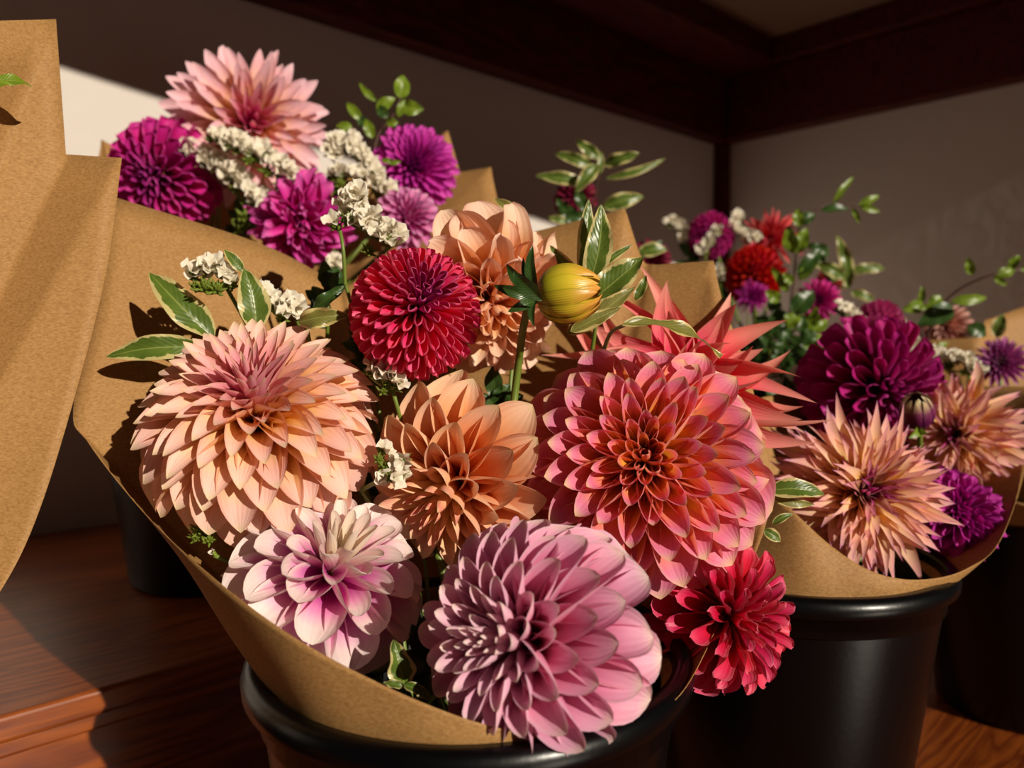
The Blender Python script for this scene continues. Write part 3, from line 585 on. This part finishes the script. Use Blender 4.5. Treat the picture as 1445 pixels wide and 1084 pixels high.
# middle
sprig('variegated cream and green sprig rising alone in front of the dark left wall', [(847, 222, 1.0), (845, 250, 1.0), (832, 310, 1.02), (826, 350, 1.05)],
      [ln(846, 224, 812, 197, 9, 1.0), ln(836, 234, 781, 216, 9, 1.0), ln(828, 260, 754, 248, 10, 1.0), ln(852, 232, 904, 216, 10, 1.0, dd=-.02), ln(855, 252, 940, 223, 6, 1.0), ln(843, 232, 811, 272, 11, .98),
       ln(850, 292, 909, 277, 12, .99), ln(846, 246, 848, 212, 5, .99), ln(828, 300, 812, 262, 8, 1.0, 'dleaf'), ln(815, 312, 785, 280, 9, 1.0, 'dleaf'), ln(830, 310, 780, 305, 9, 1.0, 'dleaf'), ln(800, 314, 772, 308, 6, .98)], 'vleaf', 'mid', 'dstem', wave=.25)
sprig('variegated leaf drooping beside the wine red bloom near the paper corner', [(905, 356, 1.03), (900, 400, 1.05)], [ln(900, 358, 942, 352, 11, 1.02), ln(905, 366, 936, 340, 7, 1.03, 'dleaf')], 'vleaf', 'mid')
# back right
sprig('dark arching twig with bright green leaves over the red dahlias near the corner', [(1212, 290, 1.05), (1173, 288, 1.05), (1148, 299, 1.05), (1127, 325, 1.06), (1121, 385, 1.08), (1113, 450, 1.1)],
      [ln(1176, 287, 1205, 249, 5, 1.05), ln(1158, 297, 1198, 295, 6, 1.05, 'dleaf'), ln(1212, 290, 1241, 276, 6, 1.05), ln(1214, 290, 1242, 299, 5, 1.05), ln(1203, 294, 1213, 316, 4, 1.05), ln(1128, 320, 1126, 294, 8, 1.04),
       ln(1128, 316, 1150, 302, 9, 1.05, 'dleaf'), ln(1121, 357, 1113, 318, 11, 1.05), ln(1124, 358, 1138, 322, 11, 1.05), ln(1125, 388, 1160, 350, 10, 1.06, 'dleaf'), ln(1112, 412, 1088, 376, 7, 1.06), ln(1118, 442, 1148, 410, 15, 1.06, 'dleaf'),
       ln(1128, 396, 1154, 362, 8, 1.06), ln(1110, 462, 1130, 444, 12, 1.06), ln(1100, 425, 1080, 410, 9, 1.06), ln(1105, 440, 1085, 455, 10, 1.08, 'dleaf'), ln(1118, 400, 1105, 385, 7, 1.05), ln(1115, 475, 1098, 462, 9, 1.07, 'dleaf')], 'gleaf', 'back', 'dstem')
sprig('curled yellow-green variegated leaves standing beside the small red bloom', [(1190, 400, 1.24), (1175, 440, 1.25), (1150, 480, 1.28)],
      [ln(1197, 408, 1180, 330, 10, 1.22), ln(1198, 384, 1251, 380, 8, 1.24), ln(1192, 392, 1148, 372, 10, 1.2), ln(1200, 412, 1236, 428, 7, 1.22), ln(1180, 398, 1148, 352, 9, 1.24, 'dleaf'), ln(1170, 360, 1138, 345, 9, 1.3, 'dleaf')], 'vleaf', 'back', wave=.35)
for i, (x0, y0, dd, m, w) in enumerate([(1092, 440, 1.12, 'dleaf', 11), (1130, 470, 1.1, 'dleaf', 11), (1075, 470, 1.15, 'dleaf', 10), (1150, 455, 1.12, 'gleaf', 8), (1020, 400, 1.3, 'dleaf', 10), (975, 345, 1.35, 'dleaf', 9), (1105, 500, 1.05, 'dleaf', 13)]):
    auto_sprig(['low dark leaves under the small violet magenta bloom', 'dark leaves at the foot of the arching twig', 'dark leaves left of the arching twig, behind the salmon spikes', 'light green leaves below the crimson magenta bloom',
                'dark leaves under the bright red ball dahlia', 'dark leaves under the highest magenta ball near the post', 'deep shaded leaves above the shaded white statice'][i],
               [(x0, y0, dd), (x0-4, y0+40, dd), (x0-8, y0+80, dd+.02)], 9, 26, w, m, 'back')
sprig('dark twig with bright leaves leaning off the right edge of the picture', [(1470, 372, 1.0), (1429, 382, 1.0), (1399, 388, 1.0), (1359, 405, 1.02), (1330, 430, 1.04), (1310, 470, 1.06)],
      [ln(1372, 388, 1366, 363, 7, 1.0), ln(1342, 425, 1393, 420, 8, 1.0), ln(1405, 389, 1432, 380, 8, 1.0), ln(1402, 390, 1422, 403, 5, 1.0), ln(1426, 382, 1441, 360, 7, 1.0), ln(1440, 378, 1460, 384, 6, 1.0)], 'gleaf', 'far', 'dstem')
sprig('green leaves lying over the dusty pink bloom', [(1308, 432, 1.05), (1300, 460, 1.06), (1310, 500, 1.06)],
      [ln(1300, 428, 1301, 403, 5, 1.04), ln(1303, 430, 1273, 438, 10, 1.04), ln(1345, 433, 1292, 460, 15, 1.03, 'dleaf'), ln(1310, 430, 1330, 418, 8, 1.04), ln(1365, 460, 1392, 474, 11, 1.04, 'dleaf'), ln(1318, 440, 1296, 432, 7, 1.03), ln(1320, 492, 1300, 482, 5, 1.0), ln(1318, 494, 1338, 484, 5, 1.0)], 'gleaf', 'far', 'dstem')
sprig('small variegated leaf above the lilac flower', [(1408, 470, 1.02), (1405, 500, 1.03)], [ln(1407, 476, 1416, 443, 10, 1.0)], 'vleaf', 'far')
# left edge
sprig('green leaf tip in front of the tall paper wrap at the left edge', [(-40, 132, .46), (-80, 160, .45), (-160, 320, .42)], [ln(-14, 124, 45, 122, 11, .46, dd=.015), ln(-35, 134, 20, 120, 9, .45)], 'gleaf', 'edge', face=(0, .9), bend=.2)
# dark filler leaves deep inside the bouquets
for i, (x, y, dd, bk, m) in enumerate([(520, 480, .54, 'front', 'dleaf'), (545, 640, .52, 'front', 'dleaf'), (700, 560, .56, 'front', 'dleaf'), (600, 900, .43, 'front', 'dleaf'), (860, 860, .50, 'front', 'dleaf'), (460, 400, .58, 'front', 'dleaf'),
                          (340, 300, .90, 'left', 'dleaf'), (470, 270, .90, 'left', 'dleaf'), (300, 230, .92, 'left', 'dleaf'), (1190, 600, .78, 'right', 'dleaf'), (1290, 560, .80, 'right', 'dleaf'), (1110, 560, .82, 'right', 'dleaf'), (1300, 680, .72, 'right', 'dleaf')]):
    auto_sprig('dark green leaves filling the gap ' + ['left of the crimson pompon', 'between the pale peach and apricot dahlias', 'between the pompon and the biggest coral bloom', 'between the white and lilac pink dahlias', 'below the biggest coral bloom', 'behind the white statice at the top of the paper',
               'under the two white statice bands, rear left', 'under the pale pink cactus dahlia, rear left', 'behind the magenta ball, rear left', 'below the deep magenta dahlia, right', 'around the dark opening bud, right', 'left of the deep magenta dahlia, right', 'between the two fringed dahlias, right'][i],
               [(x, y, dd), (x+3, y+45, dd), (x, y+95, dd+.01)], 9, 42 if bk == 'front' else 30, 14 if bk == 'front' else 10, m, bk)
# ---------------------------------------------------------------- white statice
def floret_data(seed):
    rr = random.Random(seed); V = []; n = 30; m = 6; A = []
    k = rr.choice((4, 5, 5)); ph = rr.uniform(0, 6); ph2 = rr.uniform(0, 6)
    for i in range(m):
        r = .12+.88*i/(m-1)
        for j in range(n):
            a = 2*PI*j/n; q = r*(1+.14*r*math.sin(k*a+ph))
            z = 1.1*r**.8*.75 + r*r*(.24*math.sin(k*a+ph2)+.14*math.sin(2*k*a+ph)+.06*math.sin(15*a))
            V.append((q*math.cos(a), q*math.sin(a), z)); A.append((r, 0, rr.random()*.3+.3, abs(math.sin(k*a*1.5))))
    F_ = [[i*n+j, i*n+(j+1) % n, (i+1)*n+(j+1) % n, (i+1)*n+j] for i in range(m-1) for j in range(n)]
    me = bpy.data.meshes.new('floret'); me.from_pydata(V, [], F_); ca = me.color_attributes.new('pet', 'FLOAT_COLOR', 'POINT'); ca.data.foreach_set('color', np.array(A, np.float32).ravel())
    me.polygons.foreach_set('use_smooth', [True]*len(F_)); me.materials.append(M['white']); return me
FLD = [floret_data(i) for i in range(5)]
def calyx_mesh():
    mb = MB(); rr = random.Random(5)
    for i in range(16):
        a = i*GOLD; th = .15+1.15*i/16; d = np.array((math.sin(th)*math.cos(a), math.sin(th)*math.sin(a), math.cos(th)))
        V, F_ = tube([d*.1, d*.55, d*rr.uniform(.8, 1.1)], [.13, .14, .02], 5); mb.add(V, F_)
    me = bpy.data.meshes.new('calyx'); me.from_pydata(np.concatenate(mb.V).tolist(), [], mb.F); me.materials.append(M['calyx']); me.polygons.foreach_set('use_smooth', [True]*len(mb.F)); return me
CAL = calyx_mesh()
def place(name, data, root, pos, direc, s, rng):
    q = Vector([float(x) for x in direc]).to_track_quat('Z', 'Y'); o = bpy.data.objects.new(name, data); link(o); o.parent = root
    o.matrix_local = Matrix.Translation(Vector((pos-np.array(root.location)).tolist())) @ q.to_matrix().to_4x4() @ Matrix.Rotation(rng.uniform(0, 6.28), 4, 'Z') @ Matrix.Scale(s, 4)
    return o
def statice(label, path, n, rpx, updir, bk, calyces=(), stem=None, spread=.45, group=None, jit=.5):
    """path: px polyline of the flower band; updir: image direction the florets open to"""
    SEED[0] += 1; rng = random.Random(SEED[0]); rpx *= .8; n = int(n*1.5) if n > 1 else 1; st = catmull(path, 60); d0 = st[0][2]; c = P(*st[30]); root = empty('statice_sprig', c, label, 'statice', group or 'white statice in the '+GRP[bk])
    r, u, bk_ = view_basis(c); base = nrm(r*updir[0]+u*updir[1]+bk_*.6)
    for i in range(n):
        q = st[int((i+.5)/n*59)]; s = rpx/FPX*q[2]
        pos = P(q[0]+rng.uniform(-1, 1)*rpx*jit, q[1]+rng.uniform(-1, 1)*rpx*jit, q[2]+rng.uniform(-.6, .6)*s)
        dr = nrm(base+r*rng.uniform(-spread, spread)*1.3+u*rng.uniform(-spread, spread)+bk_*rng.uniform(-.2, .5))
        place('floret', rng.choice(FLD), root, pos-dr*s*.5, dr, s*rng.uniform(.85, 1.15), rng)
        if i % 3 == 0: place('calyx', CAL, root, pos-dr*s*1.3, dr, s*1.1, rng)
    for (x, y, rp) in calyces:
        place('calyx', CAL, root, P(x, y, d0), nrm(base+bk_*.4), rp/FPX*d0, rng)
    e = P(*(stem[0] if stem else (st[45][0], st[45][1]+rpx*1.2, st[45][2]+.006)))
    sp = [P(*s_) for s_ in stem] if stem else [e]
    x, y, z = BK[bk]; e = sp[-1]; neck = np.array((x, y, z+HB-.02))*.75+np.array((e[0], e[1], z+HB))*.25
    pts = (list(catmull(sp, 12)) if len(sp) > 1 else [e])+list(bez([e, e*.7+neck*.3+FW*.05-UP*.015, neck, bfoot(bk, SEED[0])], 14))[1:]
    V, Fc = tube(pts, .0014, 6); mesh_obj('stem', V, Fc, M['stem'], root)
    b0 = P(*st[2])-base*rpx/FPX*d0; b1 = P(*st[57])-base*rpx/FPX*d0
    V, Fc = tube(bez([b0, (b0+b1)/2-base*rpx/FPX*d0*.8, b1], 10), .0012, 6); mesh_obj('branch', V, Fc, M['calyx'], root)
    return root
statice('white statice cluster with green calyx beside the two glossy cream-edged leaves', [(276, 382, .50), (300, 375, .50), (328, 388, .50)], 9, 17, (.2, 1), 'front', [(288, 410, 22), (305, 412, 20), (275, 408, 14)])
statice('white statice cluster resting above the pale peach dahlia, right of the upright leaf', [(372, 405, .52), (392, 425, .515), (420, 432, .51), (405, 440, .50)], 11, 17, (.4, .8), 'front')
statice('tall white statice cluster above the crimson pompon', [(480, 300, .52), (500, 275, .52), (512, 300, .515), (528, 325, .51), (572, 335, .51)], 22, 17, (.1, .9), 'front', [(490, 315, 18), (520, 358, 16)], stem=[(478, 318, .52), (484, 350, .515), (487, 400, .52)], jit=.9)
statice('white statice spray tucked under the crimson pompon', [(522, 515, .47), (545, 525, .465), (560, 540, .465)], 7, 16, (.4, .8), 'front', [(540, 555, 15)])
statice('half-open white statice between the pale peach and apricot dahlias', [(545, 630, .455), (565, 655, .45), (560, 678, .445), (535, 674, .45)], 7, 15, (.3, .3), 'front', [(543, 662, 17), (533, 650, 13)], spread=.9, stem=[(532, 680, .455), (510, 692, .47)])
statice('dark green statice tuft under the pale peach dahlia, beside the paper', [(300, 775, .44), (303, 779, .44)], 1, 6, (-.2, .6), 'front', [(285, 752, 22), (296, 764, 16), (278, 762, 15)])
statice('lower white statice band, next to the rear magenta ball', [(268, 205, .84), (300, 228, .835), (335, 252, .83), (375, 292, .82)], 30, 15, (.5, .9), 'left', [(345, 312, 26), (352, 300, 24), (340, 328, 22)], jit=.7)
statice('upper white statice band, across the pale pink cactus dahlia', [(306, 196, .82), (345, 202, .82), (382, 222, .815), (415, 248, .81)], 26, 14, (.4, .9), 'left', [(350, 228, 16), (375, 245, 16), (395, 262, 14)], jit=.7)
statice('arching white statice, left of the round magenta purple dahlia', [(462, 212, .83), (488, 198, .83), (510, 215, .83), (530, 243, .825), (545, 270, .82)], 26, 14, (.5, .9), 'left', jit=.7)
statice('short white statice row below the arching one', [(468, 243, .82), (490, 240, .82), (510, 246, .815)], 10, 12, (0, 1), 'left', [(480, 262, 12)])
statice('white statice speck at the foot of the hot pink dahlia', [(468, 362, .75), (476, 376, .75)], 4, 13, (0, .8), 'left')
statice('white statice right of the rose pink ball dahlia', [(1270, 458, .97), (1282, 472, .97), (1286, 490, .96)], 12, 13, (.5, .7), 'far')
statice('white statice left of the rose pink ball dahlia', [(1188, 434, .96), (1202, 444, .95), (1216, 458, .95)], 12, 12, (.4, .8), 'far')
statice('long white statice band above the rear fringed dahlia', [(1292, 494, .88), (1334, 502, .87), (1362, 508, .86), (1382, 524, .85)], 24, 12, (.4, .9), 'far', [(1300, 514, 12), (1335, 520, 14), (1362, 528, 14)])
statice('shaded white statice below the dark leaves, between the front and right bouquets', [(1085, 522, .84), (1100, 540, .83), (1125, 552, .82), (1112, 535, .82)], 13, 14, (-.3, .9), 'right')
statice('shaded white statice beside the deep magenta dahlia', [(1128, 530, .80), (1148, 532, .79), (1160, 545, .79)], 10, 13, (-.2, .8), 'right')
statice('white statice left of the highest magenta ball near the post', [(945, 310, 1.34), (960, 316, 1.34), (965, 335, 1.33)], 10, 9, (0, .9), 'back')
statice('white statice in front of the highest magenta ball near the post', [(1010, 322, 1.26), (1000, 340, 1.26), (988, 356, 1.26)], 10, 9, (-.3, .8), 'back')
statice('white statice between the magenta ball and the coral red cactus dahlia', [(1040, 300, 1.32), (1036, 318, 1.31), (1052, 330, 1.30), (1070, 336, 1.29)], 14, 9, (0, .9), 'back')
statice('white statice at the left foot of the bright red ball', [(1012, 380, 1.22), (1016, 392, 1.22)], 4, 9, (-.4, .6), 'back')
# ---------------------------------------------------------------- buds
def bud(label, base, tip, wpx, sepals, stem, bk, mat, smat, seps=None, closed=1., n=12):
    SEED[0] += 1; rng = random.Random(SEED[0]); b = P(*base); t = P(*tip); A = nrm(t-b); Ln = np.linalg.norm(t-b); root = empty('dahlia_bud', b, label, 'flower bud')
    X = nrm(np.cross(A, UP)); Y = np.cross(A, X); R = wpx/FPX*base[2]
    for layer, (cnt, ro, l1) in enumerate(((6, .95, .97), (n, 1.0, .9))):
        for k in range(cnt):
            lon = 2*PI*(k+.5*layer)/cnt; l = l1*rng.uniform(.92, 1.05); nv, nu = 14, 9; V = []; At = []
            for i in range(nv):
                v = i/(nv-1); th = PI*(.02+.96*v*l); hw = (.62*PI/cnt*1.9)*min(1, (1-v)*3.2)**.55
                for j in range(nu):
                    u = -1+2*j/(nu-1); a = lon+u*hw; rr_ = R*ro*(1+.035*(1-abs(u))-.03*u+.02*layer)*math.sin(th)**.85*closed
                    zz = Ln*(.5-.5*math.cos(th)+.10*max(0, v-.8)*5)
                    V.append(b+A*zz+(X*math.cos(a)+Y*math.sin(a))*rr_); At.append((.38+.62*v, .5, (k % 3)/3, abs(u)))
            mesh_obj('petal', V, grid_faces(nv, nu), mat, root, At)
    for (bs, tp, w_) in sepals:
        B = P(*bs); T = P(*tp); r, u, bk_ = view_basis(B); V, F_, At = leaf_mesh(B, T, w_/FPX*bs[2], nrm(bk_-A*.4), bend=.12, fold=.35, wave=.05, rng=rng, peak=1.1, curlt=-.1)
        mesh_obj('sepal', V, F_, M[smat], root, At)
    sp = [P(*s_) for s_ in stem]; x, y, z = BK[bk]; e = sp[-1]; neck = np.array((x, y, z+HB-.02))*.75+np.array((e[0], e[1], z+HB))*.25
    pts = list(catmull(sp, 14))+list(bez([e, e*.4+neck*.6, neck, bfoot(bk, SEED[0])], 14))[1:]
    V, Fc = tube(pts, .0024, 10); mesh_obj('stem', V, Fc, M['stem'], root); return root
bud('plump yellow-green dahlia bud with dark green sepals in front of the pale peach dahlia', (757, 421, .445), (842, 409, .44), 41,
    [((760, 420, .44), (749, 347, .435), 9), ((758, 418, .44), (736, 364, .44), 6), ((757, 419, .437), (713, 373, .435), 9), ((765, 424, .425), (724, 385, .42), 13), ((757, 421, .437), (697, 404, .43), 9), ((756, 424, .437), (718, 439, .43), 8), ((756, 424, .437), (752, 459, .43), 6)],
    [(757, 422, .447), (746, 432, .449), (738, 465, .46), (732, 510, .48)], 'front', M['bud'], 'dleaf')
M['darkbud'] = petal_mat('dark_bud_petal', ['2c0620', '4a0a38', '5c0c48', '7c3458', 'e0d098'], ['2c0620', '4a0a38', '5c0c48', '7c3458', 'e0d098'], transl=.1, rough=.35)
bud('dark purple opening bud with pale tips nestled against the deep magenta dahlia', (1296, 600, .69), (1292, 562, .67), 22,
    [((1296, 602, .685), (1286, 618, .67), 7), ((1298, 602, .685), (1306, 612, .67), 7), ((1300, 600, .69), (1308, 575, .67), 6)], [(1296, 601, .692), (1298, 620, .70), (1296, 660, .72)], 'right', M['darkbud'], 'gleaf', n=9)
# ---------------------------------------------------------------- light and camera
sun = bpy.data.lights.new('sun', 'SUN'); sun.energy = 4.8; sun.angle = R_(.6); sun.color = (1, .89, .73)
so = bpy.data.objects.new('sun', sun); link(so); so.rotation_euler = Vector(SDIR.tolist()).to_track_quat('Z', 'Y').to_euler()
w = bpy.data.worlds.new('world'); SC.world = w; w.use_nodes = True
w.node_tree.nodes['Background'].inputs[0].default_value = (.95, .86, .88, 1); w.node_tree.nodes['Background'].inputs[1].default_value = .02
cam = bpy.data.cameras.new('camera'); cam.sensor_width = 36; cam.lens = FPX/1445*36; cam.clip_start = .02
cam.dof.use_dof = True; cam.dof.focus_distance = .45; cam.dof.aperture_fstop = 6.0
cm = bpy.data.objects.new('camera', cam); link(cm); cm.rotation_euler = (PI/2-PITCH, 0, 0); SC.camera = cm
SC.view_settings.view_transform = 'Standard'; SC.view_settings.look = 'None'; SC.view_settings.gamma = 1; SC.view_settings.exposure = 0
SC.view_settings.use_curve_mapping = False
SC.cycles.max_bounces = 8; SC.cycles.transmission_bounces = 4
